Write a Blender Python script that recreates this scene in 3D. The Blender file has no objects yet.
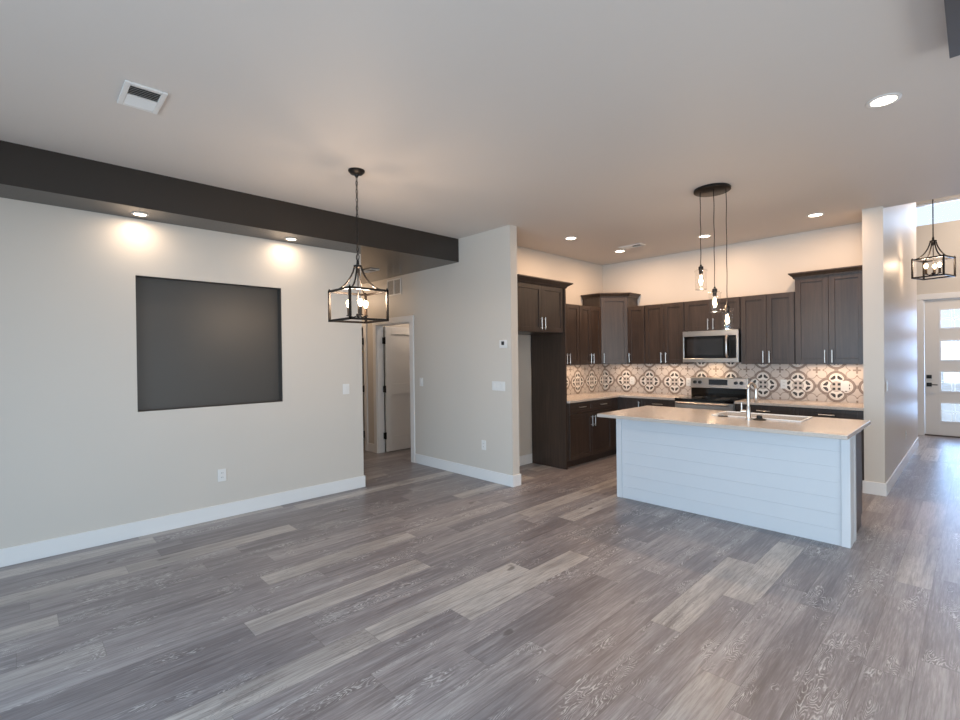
import bpy, bmesh, math, random
from mathutils import Vector, Matrix
PI = math.pi
random.seed(7)
SC = bpy.context.scene
COL = SC.collection

# ------------------------------------------------------------------ camera
F_PX, YAW, PITCH, ROLL, EYE = 479.836, 0.80399, -0.0057037, -0.0124264, 1.51393
fw = Vector((-math.sin(YAW)*math.cos(PITCH), math.cos(YAW)*math.cos(PITCH), math.sin(PITCH)))
r0 = Vector((math.cos(YAW), math.sin(YAW), 0)); u0 = r0.cross(fw)
rt = math.cos(ROLL)*r0 + math.sin(ROLL)*u0
up = -math.sin(ROLL)*r0 + math.cos(ROLL)*u0
cam = bpy.data.cameras.new('camera'); cam.sensor_width = 36; cam.lens = F_PX/960*36
cam.clip_start = 0.05; cam.clip_end = 200
co = bpy.data.objects.new('camera', cam); COL.objects.link(co)
co.matrix_world = Matrix(((rt.x, up.x, -fw.x, 0), (rt.y, up.y, -fw.y, 0), (rt.z, up.z, -fw.z, EYE), (0, 0, 0, 1)))
SC.camera = co

# ------------------------------------------------------------------ exposure, sky, daylight
SC.view_settings.view_transform = 'Standard'; SC.view_settings.look = 'None'
SC.view_settings.exposure = -0.04; SC.view_settings.gamma = 1.0
SC.view_settings.use_curve_mapping = False
SC.cycles.transparent_max_bounces = 32
W = bpy.data.worlds.new('overcast_sky'); SC.world = W; W.use_nodes = True
bg = W.node_tree.nodes['Background']; bg.inputs[0].default_value = (0.78, 0.89, 1.0, 1); bg.inputs[1].default_value = 1.35

def area(name, loc, target, sx, sy, watts, col, spread=PI):
    l = bpy.data.lights.new(name, 'AREA'); l.shape = 'RECTANGLE'; l.size = sx; l.size_y = sy
    l.energy = watts; l.color = col; l.spread = spread
    o = bpy.data.objects.new(name, l); COL.objects.link(o); o.location = loc
    o.rotation_euler = (Vector(target)-Vector(loc)).to_track_quat('-Z', 'Y').to_euler()
    return o
DAY = (0.34, 0.67, 1.0)
WARM = (1.0, 0.74, 0.52)
# the glazed doors behind the camera, the window in the right wall, the entry glass; plus added fills
area('daylight_rear_sky', (-0.4, -2.95, 1.35), (-0.4, 1.2, -0.9), 5.2, 2.2, 166, DAY, 2.4)
area('rear_bounce_fill', (0.6, -2.93, 0.9), (0.4, 1.2, 2.6), 3.4, 1.4, 74, (1.0, 0.95, 0.86), 2.6)  # added upward fill standing in for ground bounce onto the ceiling
area('daylight_right_window', (3.35, 1.5, 1.4), (-1.5, 1.8, -0.6), 3.4, 2.0, 34, (0.36, 0.70, 1.0), 2.4)
area('right_bounce_fill', (3.33, 2.2, 0.8), (-1.0, 3.4, 2.6), 2.6, 1.0, 34, (1.0, 0.95, 0.86), 2.6)  # second upward fill, added to lift the far right of the ceiling
area('daylight_entry_transom', (0.2, 11.98, 4.0), (0.0, 9, 2.6), 1.7, 0.42, 20, (0.45, 0.68, 1.0))
area('entry_ceiling_fill', (0.35, 10.4, 4.38), (0.35, 10.6, 0), 0.3, 0.3, 58, (1.0, 0.80, 0.62))  # unseen lamp added to warm the front wall
area('daylight_entry_door', (-0.2, 12.1, 1.3), (-0.2, 6, 0.4), 0.6, 2.0, 60, (0.36, 0.60, 1.0))

CEIL = 3.048; SOFF = 2.748

# ------------------------------------------------------------------ node helpers
def srgb(r, g, b):
    f = lambda c: (c/255/12.92) if c/255 <= 0.04045 else ((c/255+0.055)/1.055)**2.4
    return (f(r), f(g), f(b), 1)
class E:
    """A node socket with arithmetic."""
    def __init__(s, nt, v): s.nt, s.v = nt, v
    def m(s, op, *a):
        n = s.nt.nodes.new('ShaderNodeMath'); n.operation = op
        for i, x in enumerate((s,)+a):
            x = x.v if isinstance(x, E) else x
            if isinstance(x, (int, float)): n.inputs[i].default_value = x
            else: s.nt.links.new(x, n.inputs[i])
        return E(s.nt, n.outputs[0])
    def __add__(s, o): return s.m('ADD', o)
    def __sub__(s, o): return s.m('SUBTRACT', o)
    def __mul__(s, o): return s.m('MULTIPLY', o)
    def __truediv__(s, o): return s.m('DIVIDE', o)
    def lt(s, o): return s.m('LESS_THAN', o)
    def gt(s, o): return s.m('GREATER_THAN', o)
    def mx(s, o): return s.m('MAXIMUM', o)
    def mn(s, o): return s.m('MINIMUM', o)
    def abs(s): return s.m('ABSOLUTE')
    def floor(s): return s.m('FLOOR')
    def fract(s): return s.m('FRACT')
    def sin(s): return s.m('SINE')
    def sstep(s, a, b):
        n = s.nt.nodes.new('ShaderNodeMapRange'); n.interpolation_type = 'SMOOTHSTEP'
        s.nt.links.new(s.v, n.inputs[0]); n.inputs[1].default_value = a; n.inputs[2].default_value = b
        return E(s.nt, n.outputs[0])
def hyp(a, b): return (a*a+b*b).m('SQRT')
def pos(nt):
    g = nt.nodes.new('ShaderNodeNewGeometry'); s = nt.nodes.new('ShaderNodeSeparateXYZ')
    nt.links.new(g.outputs['Position'], s.inputs[0])
    return tuple(E(nt, s.outputs[i]) for i in range(3))
def vec(nt, a, b, c):
    n = nt.nodes.new('ShaderNodeCombineXYZ')
    for i, x in enumerate((a, b, c)):
        if isinstance(x, E): nt.links.new(x.v, n.inputs[i])
        else: n.inputs[i].default_value = x
    return n.outputs[0]
def noise(nt, v, scale=1, detail=3, rough=0.55):
    n = nt.nodes.new('ShaderNodeTexNoise'); n.inputs['Scale'].default_value = scale
    n.inputs['Detail'].default_value = detail; n.inputs['Roughness'].default_value = rough
    nt.links.new(v, n.inputs['Vector']); return E(nt, n.outputs['Fac'])
def white(nt, v):
    n = nt.nodes.new('ShaderNodeTexWhiteNoise'); n.noise_dimensions = '3D'
    nt.links.new(v, n.inputs['Vector']); return E(nt, n.outputs['Value'])
def mix(nt, f, a, b):
    n = nt.nodes.new('ShaderNodeMix'); n.data_type = 'RGBA'
    for i, x in ((0, f), (6, a), (7, b)):
        if isinstance(x, E): nt.links.new(x.v, n.inputs[i])
        elif hasattr(x, 'is_output'): nt.links.new(x, n.inputs[i])
        else: n.inputs[i].default_value = x
    return n.outputs[2]
def ramp(nt, f, stops):
    n = nt.nodes.new('ShaderNodeValToRGB'); e = n.color_ramp.elements
    while len(e) < len(stops): e.new(0.5)
    for k, (p, c) in enumerate(stops): e[k].position = p; e[k].color = c
    nt.links.new(f.v, n.inputs[0]); return n.outputs[0]
def bump(nt, h, strength, dist):
    b = nt.nodes.new('ShaderNodeBump'); b.inputs['Strength'].default_value = strength; b.inputs['Distance'].default_value = dist
    nt.links.new(h.v, b.inputs['Height']); return b.outputs[0]
def newmat(name):
    m = bpy.data.materials.new(name); m.use_nodes = True
    return m, m.node_tree, m.node_tree.nodes['Principled BSDF']
def simple(name, col, rough=0.5, metal=0.0, var=0.04, scale=6, bumpy=0.0, bscale=200, coat=0.0):
    m, nt, p = newmat(name)
    x, y, z = pos(nt)
    n = noise(nt, vec(nt, x, y, z), scale, 2)
    dark = tuple(c*(1-var) for c in col[:3])+(1,); lite = tuple(min(1, c*(1+var)) for c in col[:3])+(1,)
    nt.links.new(mix(nt, n, dark, lite), p.inputs['Base Color'])
    p.inputs['Roughness'].default_value = rough; p.inputs['Metallic'].default_value = metal
    if coat: p.inputs['Coat Weight'].default_value = coat; p.inputs['Coat Roughness'].default_value = 0.1
    if bumpy: nt.links.new(bump(nt, noise(nt, vec(nt, x, y, z), bscale, 2), bumpy, 0.002), p.inputs['Normal'])
    return m
def emit(name, col, strength):
    m, nt, p = newmat(name)
    p.inputs['Base Color'].default_value = (*col[:3], 1)
    p.inputs['Emission Color'].default_value = (*col[:3], 1); p.inputs['Emission Strength'].default_value = strength
    return m

M = {}
M['wall'] = simple('greige_wall_paint', srgb(206, 199, 190), 0.46, var=0.012, scale=1.5, bumpy=0.10, bscale=120)
M['ceiling'] = simple('ceiling_paint', srgb(212, 205, 199), 0.6, var=0.015, scale=1.2, bumpy=0.25, bscale=45)
M['charcoal'] = simple('charcoal_accent_paint', srgb(70, 66, 62), 0.42, var=0.03, scale=2, bumpy=0.06, bscale=120)
M['soffit'] = simple('dark_brown_black_soffit_paint', srgb(46, 41, 37), 0.24, var=0.03, scale=2, bumpy=0.05, bscale=120)
M['trim'] = simple('white_trim_paint', srgb(228, 227, 226), 0.35, var=0.01)
M['door'] = simple('white_door_paint', srgb(222, 218, 213), 0.38, var=0.012)
M['shiplap'] = simple('white_shiplap_paint', srgb(210, 212, 216), 0.4, var=0.012)
M['plate'] = simple('white_plastic', srgb(224, 223, 221), 0.35, var=0.01)
M['black'] = simple('black_metal', srgb(30, 27, 25), 0.42, 0.6, var=0.1, scale=30)
M['bronze'] = simple('dark_bronze_metal', srgb(27, 22, 19), 0.42, 0.4, var=0.1, scale=30)
M['nickel'] = simple('brushed_nickel', srgb(205, 200, 195), 0.28, 1.0, var=0.03, scale=40)
M['steel'] = simple('stainless_steel', srgb(190, 186, 182), 0.30, 1.0, var=0.03, scale=25)
M['steelsink'] = simple('bright_white_sink', srgb(244, 243, 241), 0.25, 0.0, var=0.02)
M['blackglass'] = simple('black_glass', srgb(7, 7, 8), 0.08, 0.0, var=0.1, coat=0.1)
M['blackplastic'] = simple('black_plastic', srgb(16, 16, 17), 0.35, 0.0, var=0.1)
M['darkgap'] = simple('dark_louver_gap', srgb(78, 80, 84), 0.7, var=0.15, scale=80)
M['grillegap'] = simple('grille_duct_shadow_grey', srgb(150, 142, 134), 0.7)
M['display'] = simple('dark_display_glass', srgb(14, 16, 24), 0.1, var=0.1, coat=0.5)
M['concrete'] = simple('pale_concrete', srgb(205, 208, 212), 0.8, var=0.08, scale=3, bumpy=0.2)
M['rubber'] = simple('black_rubber', srgb(14, 13, 13), 0.6, var=0.1)
M['threshold'] = simple('dark_wood_threshold', srgb(70, 52, 42), 0.45, var=0.15, scale=30)
M['siding'] = simple('grey_house_siding', srgb(120, 130, 142), 0.8, var=0.05)
M['candle'] = simple('dark_candle_sleeve', srgb(70, 56, 44), 0.45, 0.4, var=0.1, scale=40)
M['bulb'] = emit('warm_bulb_glow', (1.0, 0.72, 0.42), 14)
M['lens'] = emit('recessed_lens_glow', (1.0, 0.86, 0.68), 9)
M['filament'] = emit('filament_glow', (1.0, 0.70, 0.38), 45)

def mat_cabinet():
    m, nt, p = newmat('espresso_stained_wood')
    x, y, z = pos(nt)
    h = x + y*0.83
    g = noise(nt, vec(nt, h*55, z*2.2, y*3), 1, 4, 0.6)
    b = noise(nt, vec(nt, h*4, z*0.9, 0), 1, 2)
    f = g*0.65 + b*0.35
    c = ramp(nt, f, [(0.25, srgb(38, 29, 24)), (0.5, srgb(57, 45, 38)), (0.78, srgb(79, 64, 55))])
    nt.links.new(c, p.inputs['Base Color'])
    p.inputs['Roughness'].default_value = 0.36; p.inputs['Specular IOR Level'].default_value = 0.6
    nt.links.new(bump(nt, g, 0.08, 0.002), p.inputs['Normal'])
    return m
M['cab'] = mat_cabinet()

def mat_floor():
    m, nt, p = newmat('grey_brown_plank_floor')
    x, y, z = pos(nt)
    PW, PL = 0.182, 1.22
    rx = (x+0.03)/PW; row = rx.floor(); fx = rx.fract()
    off = white(nt, vec(nt, row, 3.3, 0.0))*PL
    ry = (y+off)/PL; cn = ry.floor(); fy = ry.fract()
    pid = white(nt, vec(nt, row, cn, 1.7)); pid2 = white(nt, vec(nt, row, cn, 9.1)); pid3 = white(nt, vec(nt, row, cn, 5.5))
    tone = ramp(nt, pid, [(0.0, srgb(132, 127, 130)), (0.30, srgb(142, 136, 138)), (0.60, srgb(151, 145, 147)), (0.80, srgb(160, 154, 155)), (0.88, srgb(181, 175, 172)), (1.0, srgb(197, 191, 186))])
    # long streaks, fine pores
    g1 = noise(nt, vec(nt, x*110, y*6.0, pid*60), 1, 5, 0.66)
    g2 = noise(nt, vec(nt, x*20, y*1.0, pid2*60), 1, 4, 0.6)
    g3 = noise(nt, vec(nt, x*7, y*0.8, pid3*60), 1, 2, 0.5)
    c = mix(nt, g1.sstep(0.62, 0.34)*0.42, tone, srgb(78, 72, 75))
    c = mix(nt, g1.sstep(0.54, 0.72)*0.34, c, srgb(192, 190, 191))
    c = mix(nt, (g2.sstep(0.52, 0.72))*0.46, c, srgb(180, 177, 178))
    c = mix(nt, (g2.sstep(0.46, 0.28))*0.55, c, srgb(82, 76, 79))
    c = mix(nt, (g3.sstep(0.55, 0.35))*0.34, c, srgb(94, 87, 91))
    # limed cathedral grain: thin contour lines of a stretched bump, on some planks
    warp = noise(nt, vec(nt, x*10, y*1.9, pid2*90), 1, 2, 0.5)
    fine = noise(nt, vec(nt, x*60, y*14, pid*30), 1, 2)
    ringv = ((fx-0.5)*(fx-0.5)*2.0 + warp*2.4 + fine*0.16)*86.0
    line = ringv.sin().sstep(0.30, 0.95)
    patch = noise(nt, vec(nt, x*7, y*2.4, pid3*70), 1, 2).sstep(0.50, 0.60)
    mask = line*patch*(pid3.gt(0.25))*(pid.lt(0.88))*(fine.sstep(0.35, 0.6))
    c = mix(nt, mask*0.62, c, srgb(216, 214, 213))
    dk = ringv.sin().sstep(-0.4, -0.95)*patch*(pid3.gt(0.25))
    c = mix(nt, dk*0.35, c, srgb(84, 75, 75))
    kn = noise(nt, vec(nt, x*11, y*5, pid*40), 1, 1).sstep(0.73, 0.80)
    c = mix(nt, kn*0.6, c, srgb(70, 62, 60))
    edge = (fx.lt(0.010)).mx(fx.gt(0.990)).mx((fy.lt(0.0014)).mx(fy.gt(0.9986)))
    c = mix(nt, edge*0.35, c, srgb(70, 63, 62))
    nt.links.new(c, p.inputs['Base Color'])
    r = g1*0.14 + 0.27
    nt.links.new(r.v, p.inputs['Roughness'])
    h = g1*0.5 - edge*1.2 + mask*0.3
    nt.links.new(bump(nt, h, 0.18, 0.002), p.inputs['Normal'])
    return m
M['floor'] = mat_floor()

def mat_quartz():
    m, nt, p = newmat('speckled_quartz')
    x, y, z = pos(nt)
    n = noise(nt, vec(nt, x, y, z), 140, 2); n2 = noise(nt, vec(nt, x, y, z), 5, 3)
    c = mix(nt, n.sstep(0.5, 0.7), srgb(196, 186, 177), srgb(160, 149, 140))
    c = mix(nt, n2*0.25, c, srgb(180, 169, 160))
    nt.links.new(c, p.inputs['Base Color']); p.inputs['Roughness'].default_value = 0.16
    return m
M['quartz'] = mat_quartz()

def mat_tile(name, axis, c0):
    """Patterned cement tile: quatrefoil medallion every 0.4 m, small cross motif between."""
    m, nt, p = newmat(name)
    x, y, z = pos(nt)
    T = 0.4
    u = x if axis == 'x' else y
    a = ((((u-c0)/T+0.5).fract())-0.5).abs()*T
    b = ((((z-1.103)/T+0.5).fract())-0.5).abs()*T
    pp = a.mx(b); qq = a.mn(b)
    d1 = hyp(pp-0.088, qq)                       # petal lobe
    ctr = hyp(a, b)
    base = srgb(202, 190, 181); white_ = srgb(232, 225, 217); brown = srgb(138, 121, 110); dark2 = srgb(104, 88, 78); dark = srgb(26, 21, 20); mid = srgb(150, 134, 124)
    # secondary motif around the tile corner
    a2 = (a*-1.0)+0.2; b2 = (b*-1.0)+0.2
    s1 = hyp(a2, b2)
    mn2 = a2.mn(b2); mx2 = a2.mx(b2)
    cross = (mn2.lt(0.010))*(mx2.lt(0.040))
    dot = hyp(mx2-0.068, mn2).lt(0.009)
    scal = hyp(mx2-0.055, mn2-0.055)
    ringt = (scal.gt(0.046))*(scal.lt(0.055))*(s1.gt(0.07))
    c = mix(nt, ringt*0.8, base, brown)
    c = mix(nt, cross.mx(dot), c, mid if False else brown)
    gap = hyp(pp-0.2, qq)
    c = mix(nt, gap.lt(0.022), c, mid)
    # medallion
    c = mix(nt, d1.lt(0.102), c, dark2)
    c = mix(nt, d1.lt(0.097), c, brown)
    c = mix(nt, ctr.lt(0.075), c, brown)
    c = mix(nt, d1.lt(0.074), c, white_)
    c = mix(nt, (d1.gt(0.061))*(d1.lt(0.064)), c, mid)
    # leaves: rotated ellipse
    lp = (pp-0.083)/0.053; lq = (qq-0.009)/0.054
    leaf = (lp.gt(0.0))*(lq.gt(0.0))*(lp.lt(0.95))*(lq.lt(0.90))*((lp+lq).lt(1.22))*((lp*1.6+lq).gt(0.45))
    c = mix(nt, leaf, c, dark)
    c = mix(nt, ((pp-qq).lt(0.010))*(d1.lt(0.074)), c, brown)
    c = mix(nt, ctr.lt(0.062), c, base)
    c = mix(nt, (ctr.gt(0.056))*(ctr.lt(0.062)), c, mid)
    c = mix(nt, (((a-0.026).abs()).mx((b-0.028).abs())).lt(0.0145), c, dark)
    # grout every 0.2 m
    ga = ((u-c0+0.1)/0.2).fract(); gb = ((z-1.103+0.1)/0.2).fract()
    gr = (ga.lt(0.006)).mx(gb.lt(0.006))
    c = mix(nt, gr*0.5, c, srgb(190, 175, 160))
    nz = noise(nt, vec(nt, x, y, z), 60, 2)
    c = mix(nt, nz*0.12, c, srgb(170, 155, 142))
    nt.links.new(c, p.inputs['Base Color']); p.inputs['Roughness'].default_value = 0.42
    return m
M['tile_back'] = mat_tile('patterned_cement_tile_rear', 'x', -1.997)
M['tile_left'] = mat_tile('patterned_cement_tile_side', 'y', 6.405)

def mat_glass(name, tint=(1, 1, 1, 1), gloss=0.12, rough=0.02):
    m = bpy.data.materials.new(name); m.use_nodes = True; nt = m.node_tree
    nt.nodes.clear()
    o = nt.nodes.new('ShaderNodeOutputMaterial'); mx = nt.nodes.new('ShaderNodeMixShader')
    t = nt.nodes.new('ShaderNodeBsdfTransparent'); g = nt.nodes.new('ShaderNodeBsdfGlossy')
    lw = nt.nodes.new('ShaderNodeLayerWeight'); lw.inputs[0].default_value = 0.5
    pw = nt.nodes.new('ShaderNodeMath'); pw.operation = 'POWER'; pw.inputs[1].default_value = 4.0
    ma = nt.nodes.new('ShaderNodeMath'); ma.operation = 'MULTIPLY_ADD'; ma.inputs[1].default_value = 0.50; ma.inputs[2].default_value = 0.05+gloss
    nt.links.new(lw.outputs['Facing'], pw.inputs[0]); nt.links.new(pw.outputs[0], ma.inputs[0]); nt.links.new(ma.outputs[0], mx.inputs[0])
    t.inputs[0].default_value = tint; g.inputs['Roughness'].default_value = rough
    nt.links.new(t.outputs[0], mx.inputs[1]); nt.links.new(g.outputs[0], mx.inputs[2]); nt.links.new(mx.outputs[0], o.inputs[0])
    return m
M['glass'] = mat_glass('clear_glass', (0.985, 0.98, 0.97, 1), 0.0)
M['rimglass'] = mat_glass('glass_edge', (0.9, 0.9, 0.88, 1), 0.35, 0.1)
M['pane'] = mat_glass('window_glass', (0.97, 0.98, 1, 1), 0.0)

# ------------------------------------------------------------------ mesh helpers
ORIG = {}
def BM(): return bmesh.new()
def quadbox(bm, P):
    """P: 8 corner points ordered by (i,j,k) bits."""
    v = [bm.verts.new(p) for p in P]
    for f in ((0, 1, 3, 2), (4, 6, 7, 5), (0, 4, 5, 1), (2, 3, 7, 6), (0, 2, 6, 4), (1, 5, 7, 3)):
        bm.faces.new([v[i] for i in f])
def box(bm, x0, x1, y0, y1, z0, z1):
    quadbox(bm, [(x, y, z) for x in (x0, x1) for y in (y0, y1) for z in (z0, z1)])
class Frame:
    """Wall-mounted frame: u along the wall, n out of it, z up."""
    def __init__(s, o, u, n): s.o, s.u, s.n = Vector(o), Vector(u).normalized(), Vector(n).normalized()
    def __call__(s, u, n, z): return s.o + s.u*u + s.n*n + Vector((0, 0, z))
    def box(s, bm, u0, u1, n0, n1, z0, z1):
        quadbox(bm, [s(u, n, z) for u in (u0, u1) for n in (n0, n1) for z in (z0, z1)])
def tube(bm, pts, r, seg=10, closed=False):
    pts = [Vector(p) for p in pts]; n = len(pts); rings = []
    rr = r if isinstance(r, (list, tuple)) else [r]*n
    prev = None
    for i, p in enumerate(pts):
        if closed: t = (pts[(i+1) % n]-pts[i-1]).normalized()
        else: t = (pts[min(i+1, n-1)]-pts[max(i-1, 0)]).normalized()
        a = prev if prev is not None else (Vector((0, 0, 1)) if abs(t.z) < 0.9 else Vector((1, 0, 0)))
        b = (a - t*a.dot(t))
        if b.length < 1e-6: b = t.orthogonal()
        b.normalize(); prev = b; c = t.cross(b)
        rings.append([bm.verts.new(p + (b*math.cos(2*PI*k/seg)+c*math.sin(2*PI*k/seg))*rr[i]) for k in range(seg)])
    m = n if closed else n-1
    for i in range(m):
        A, B = rings[i], rings[(i+1) % n]
        for k in range(seg): bm.faces.new((A[k], A[(k+1) % seg], B[(k+1) % seg], B[k]))
    if not closed:
        bm.faces.new(rings[0][::-1]); bm.faces.new(rings[-1])
def lathe(bm, c, prof, seg=24, axis='z'):
    """prof: (radius, height) list, closed at ends where the radius is 0."""
    cx, cy, cz = c; rings = []
    for r, h in prof:
        ring = []
        for k in range(seg if r > 1e-6 else 1):
            a = 2*PI*k/seg; p = (r*math.cos(a), r*math.sin(a), h)
            if axis == 'x': p = (p[2], p[0], p[1])
            if axis == 'y': p = (p[0], p[2], p[1])
            ring.append(bm.verts.new((cx+p[0], cy+p[1], cz+p[2])))
        rings.append(ring)
    for A, B in zip(rings, rings[1:]):
        for k in range(seg):
            k2 = (k+1) % seg
            if len(A) == 1 and len(B) == 1: continue
            if len(A) == 1: bm.faces.new((A[0], B[k2], B[k]))
            elif len(B) == 1: bm.faces.new((A[k], A[k2], B[0]))
            else: bm.faces.new((A[k], A[k2], B[k2], B[k]))
def prism(bm, poly, z0, z1):
    lo = [bm.verts.new((x, y, z0)) for x, y in poly]; hi = [bm.verts.new((x, y, z1)) for x, y in poly]
    bm.faces.new(lo[::-1]); bm.faces.new(hi); n = len(poly)
    for i in range(n): bm.faces.new((lo[i], lo[(i+1) % n], hi[(i+1) % n], hi[i]))
def sweep(bm, path, prof, side=1):
    """Profile (offset, z) swept along an open 2D path with mitred corners."""
    P = [Vector((p[0], p[1])) for p in path]; nn = []
    for i in range(len(P)-1):
        d = (P[i+1]-P[i]).normalized(); nn.append(Vector((d.y, -d.x))*side)
    rings = []
    for i, p in enumerate(P):
        if i == 0: m = nn[0]
        elif i == len(P)-1: m = nn[-1]
        else:
            m = (nn[i-1]+nn[i]); m = m/(m.dot(nn[i]))
        rings.append([bm.verts.new((p.x+m.x*o, p.y+m.y*o, z)) for o, z in prof])
    n = len(prof)
    for A, B in zip(rings, rings[1:]):
        for k in range(n): bm.faces.new((A[k], A[(k+1) % n], B[(k+1) % n], B[k]))
    bm.faces.new(rings[0][::-1]); bm.faces.new(rings[-1])
def obj(name, bm, mat, parent=None, bevel=0.0, smooth=False, origin=None):
    if parent is not None: o_ = ORIG[parent.name]
    elif origin is not None: o_ = Vector(origin)
    else:
        lo = Vector([min(v.co[i] for v in bm.verts) for i in range(3)]); hi = Vector([max(v.co[i] for v in bm.verts) for i in range(3)])
        o_ = Vector(((lo.x+hi.x)/2, (lo.y+hi.y)/2, lo.z))
    for v in bm.verts: v.co -= o_
    bmesh.ops.recalc_face_normals(bm, faces=bm.faces)
    me = bpy.data.meshes.new(name); bm.to_mesh(me); bm.free()
    me.materials.append(M[mat] if isinstance(mat, str) else mat)
    o = bpy.data.objects.new(name, me); COL.objects.link(o)
    if parent is not None: o.parent = parent
    else: o.location = o_
    ORIG[o.name] = o_
    if smooth:
        for f in me.polygons: f.use_smooth = True
        try: me.set_sharp_from_angle(angle=math.radians(40))
        except Exception: pass
    if bevel:
        b = o.modifiers.new('bevel', 'BEVEL'); b.width = bevel; b.segments = 2; b.limit_method = 'ANGLE'
    return o
def tag(o, label=None, cat=None, group=None, kind=None):
    if label: o['label'] = label
    if cat: o['category'] = cat
    if group: o['group'] = group
    if kind: o['kind'] = kind
    return o
def thing(name, label, cat, loc, group=None):
    o = bpy.data.objects.new(name, None); COL.objects.link(o); o.location = loc
    o.empty_display_size = 0.1
    ORIG[o.name] = Vector(loc)
    return tag(o, label, cat, group)
def struct(name, bm, mat, label=None, bevel=0.0, smooth=False):
    o = obj(name, bm, mat, None, bevel, smooth, origin=(0, 0, 0)); o['kind'] = 'structure'
    tag(o, label or name.replace('_', ' '), name.split('_')[0]); return o

# ------------------------------------------------------------------ the room
xT, yT, yP, yP2, xP = -5.043, 2.928, 4.129, 4.246, -3.758
xK, yK, xS, xS2, yS = -4.422, 7.182, -0.857, -0.684, 6.552
yE, yF = 10.49, 11.845
XR, YR, XL = 3.4, -3.0, -8.2

b = BM(); box(b, XL-0.2, XR+0.2, YR-0.2, yF+0.12, -0.12, 0); struct('floor', b, 'floor', 'grey brown wood-look plank floor')
b = BM(); box(b, xT-0.2, XR+0.2, YR-0.2, yS+0.10, CEIL, CEIL+0.18); box(b, xK-0.2, xS-0.001, yS+0.10, yK+0.12, CEIL, CEIL+0.18)
struct('ceiling', b, 'ceiling', 'beige textured main ceiling')
b = BM(); box(b, xS2-1.6, 1.4, yS+0.10, yF+0.2, 4.40, 4.5); struct('ceiling_entry', b, 'ceiling', 'high entry ceiling')
# charcoal soffit over the TV wall and the passage
b = BM()
box(b, xT-0.15, -4.658, YR, yP, SOFF, CEIL)
box(b, XL, xT-0.15, yT-0.14, yP, SOFF, CEIL)
struct('ceiling_soffit', b, 'soffit', 'charcoal painted dropped soffit')
b = BM(); box(b, -0.0905, 2.6, 0.4, 3.333, 2.96, CEIL); struct('ceiling_dropped_panel', b, 'charcoal', 'charcoal dropped ceiling box at right')
# TV wall with the niche opening
n0, n1, nz0, nz1 = 0.741, 1.990, 1.077, 2.260
b = BM()
box(b, xT-0.15, xT, YR, n0, 0, SOFF); box(b, xT-0.15, xT, n1, yT, 0, SOFF)
box(b, xT-0.15, xT, n0, n1, 0, nz0); box(b, xT-0.15, xT, n0, n1, nz1, SOFF)
struct('wall_left', b, 'wall', 'greige wall with the recess')
b = BM(); D = 0.09; e = 0.001
box(b, xT-D-0.01, xT-D, n0+e, n1-e, nz0+e, nz1-e)
box(b, xT-D, xT-0.002, n0+e, n0+0.004, nz0+e, nz1-e); box(b, xT-D, xT-0.002, n1-0.004, n1-e, nz0+e, nz1-e)
box(b, xT-D, xT-0.002, n0+0.004, n1-0.004, nz0+e, nz0+0.004); box(b, xT-D, xT-0.002, n0+0.004, n1-0.004, nz1-0.004, nz1-e)
struct('wall_niche', b, 'charcoal', 'charcoal recessed television niche in the left wall')
# passage
b = BM(); box(b, XL, xT-0.15, yT-0.14, yT, 0, SOFF); struct('wall_passage_near', b, 'wall')
b = BM(); box(b, XL-0.15, XL, yT-0.14, 7.0, 0, SOFF); struct('wall_passage_end', b, 'wall')
# partition with the two door openings (x from d0 to d1, head at 2.05)
DA0, DA1 = -6.655, -5.745; DB0, DB1 = -7.79, -7.036; DH = 2.045
b = BM()
box(b, DA1, xP, yP, yP2, 0, CEIL)
box(b, DB1, DA0, yP, yP2, 0, SOFF); box(b, XL, DB0, yP, yP2, 0, SOFF)
box(b, DA0, DA1, yP, yP2, DH, SOFF); box(b, DB0, DB1, yP, yP2, DH, SOFF)
struct('wall_partition', b, 'wall', 'greige partition wall beside the kitchen')
# rooms behind the doors
b = BM(); box(b, -6.90, -6.80, yP2, 7.0, 0, 2.6); struct('wall_back_room_divider', b, 'wall')
b = BM(); box(b, XL, xK-0.2, 7.0, 7.1, 0, 2.7); struct('wall_back_room_rear', b, 'wall')
b = BM(); box(b, XL, xK-0.13, yP2, 7.1, 2.6, 2.7); struct('ceiling_back_room', b, 'ceiling')
# kitchen walls
b = BM(); box(b, xK-0.12, xK, yP2, yK+0.12, 0, CEIL); struct('wall_kitchen_left', b, 'wall')
b = BM(); box(b, xK, xS, yK, yK+0.12, 0, CEIL); struct('wall_kitchen_back', b, 'wall')
b = BM(); box(b, xS, xS2, yS, yE, 0, CEIL); box(b, xS, xS2, yS+0.10, yE, CEIL, 4.40); struct('wall_stub', b, 'wall', 'wall end between kitchen and entry')
# entry
b = BM(); box(b, xS2-1.5, xS, yE-0.12, yE, 0, 4.4); struct('wall_foyer_left', b, 'wall')
b = BM(); box(b, xS2-1.6, xS2-1.5, yE-0.12, yF, 0, 4.4); struct('wall_foyer_side', b, 'wall')
b = BM(); box(b, 1.2, 1.32, yS+0.10, yF, 0, 4.4); struct('wall_entry_right', b, 'wall')
b = BM(); box(b, 1.2, XR, yS, yS+0.10, 0, CEIL); struct('wall_beside_entry', b, 'wall')
b = BM(); box(b, xS2, 1.32, yS+0.02, yS+0.10, CEIL+0.18, 4.4); struct('wall_entry_header', b, 'wall')
FD0, FD1, FDH = -0.690, 0.268, 2.455; TW0, TW1, TZ0, TZ1 = -0.95, 1.05, 3.800, 4.195
b = BM()
box(b, xS2-1.5, FD0, yF, yF+0.15, 0, TZ0); box(b, FD1, 1.32, yF, yF+0.15, 0, TZ0); box(b, FD0, FD1, yF, yF+0.15, FDH, TZ0)
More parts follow.
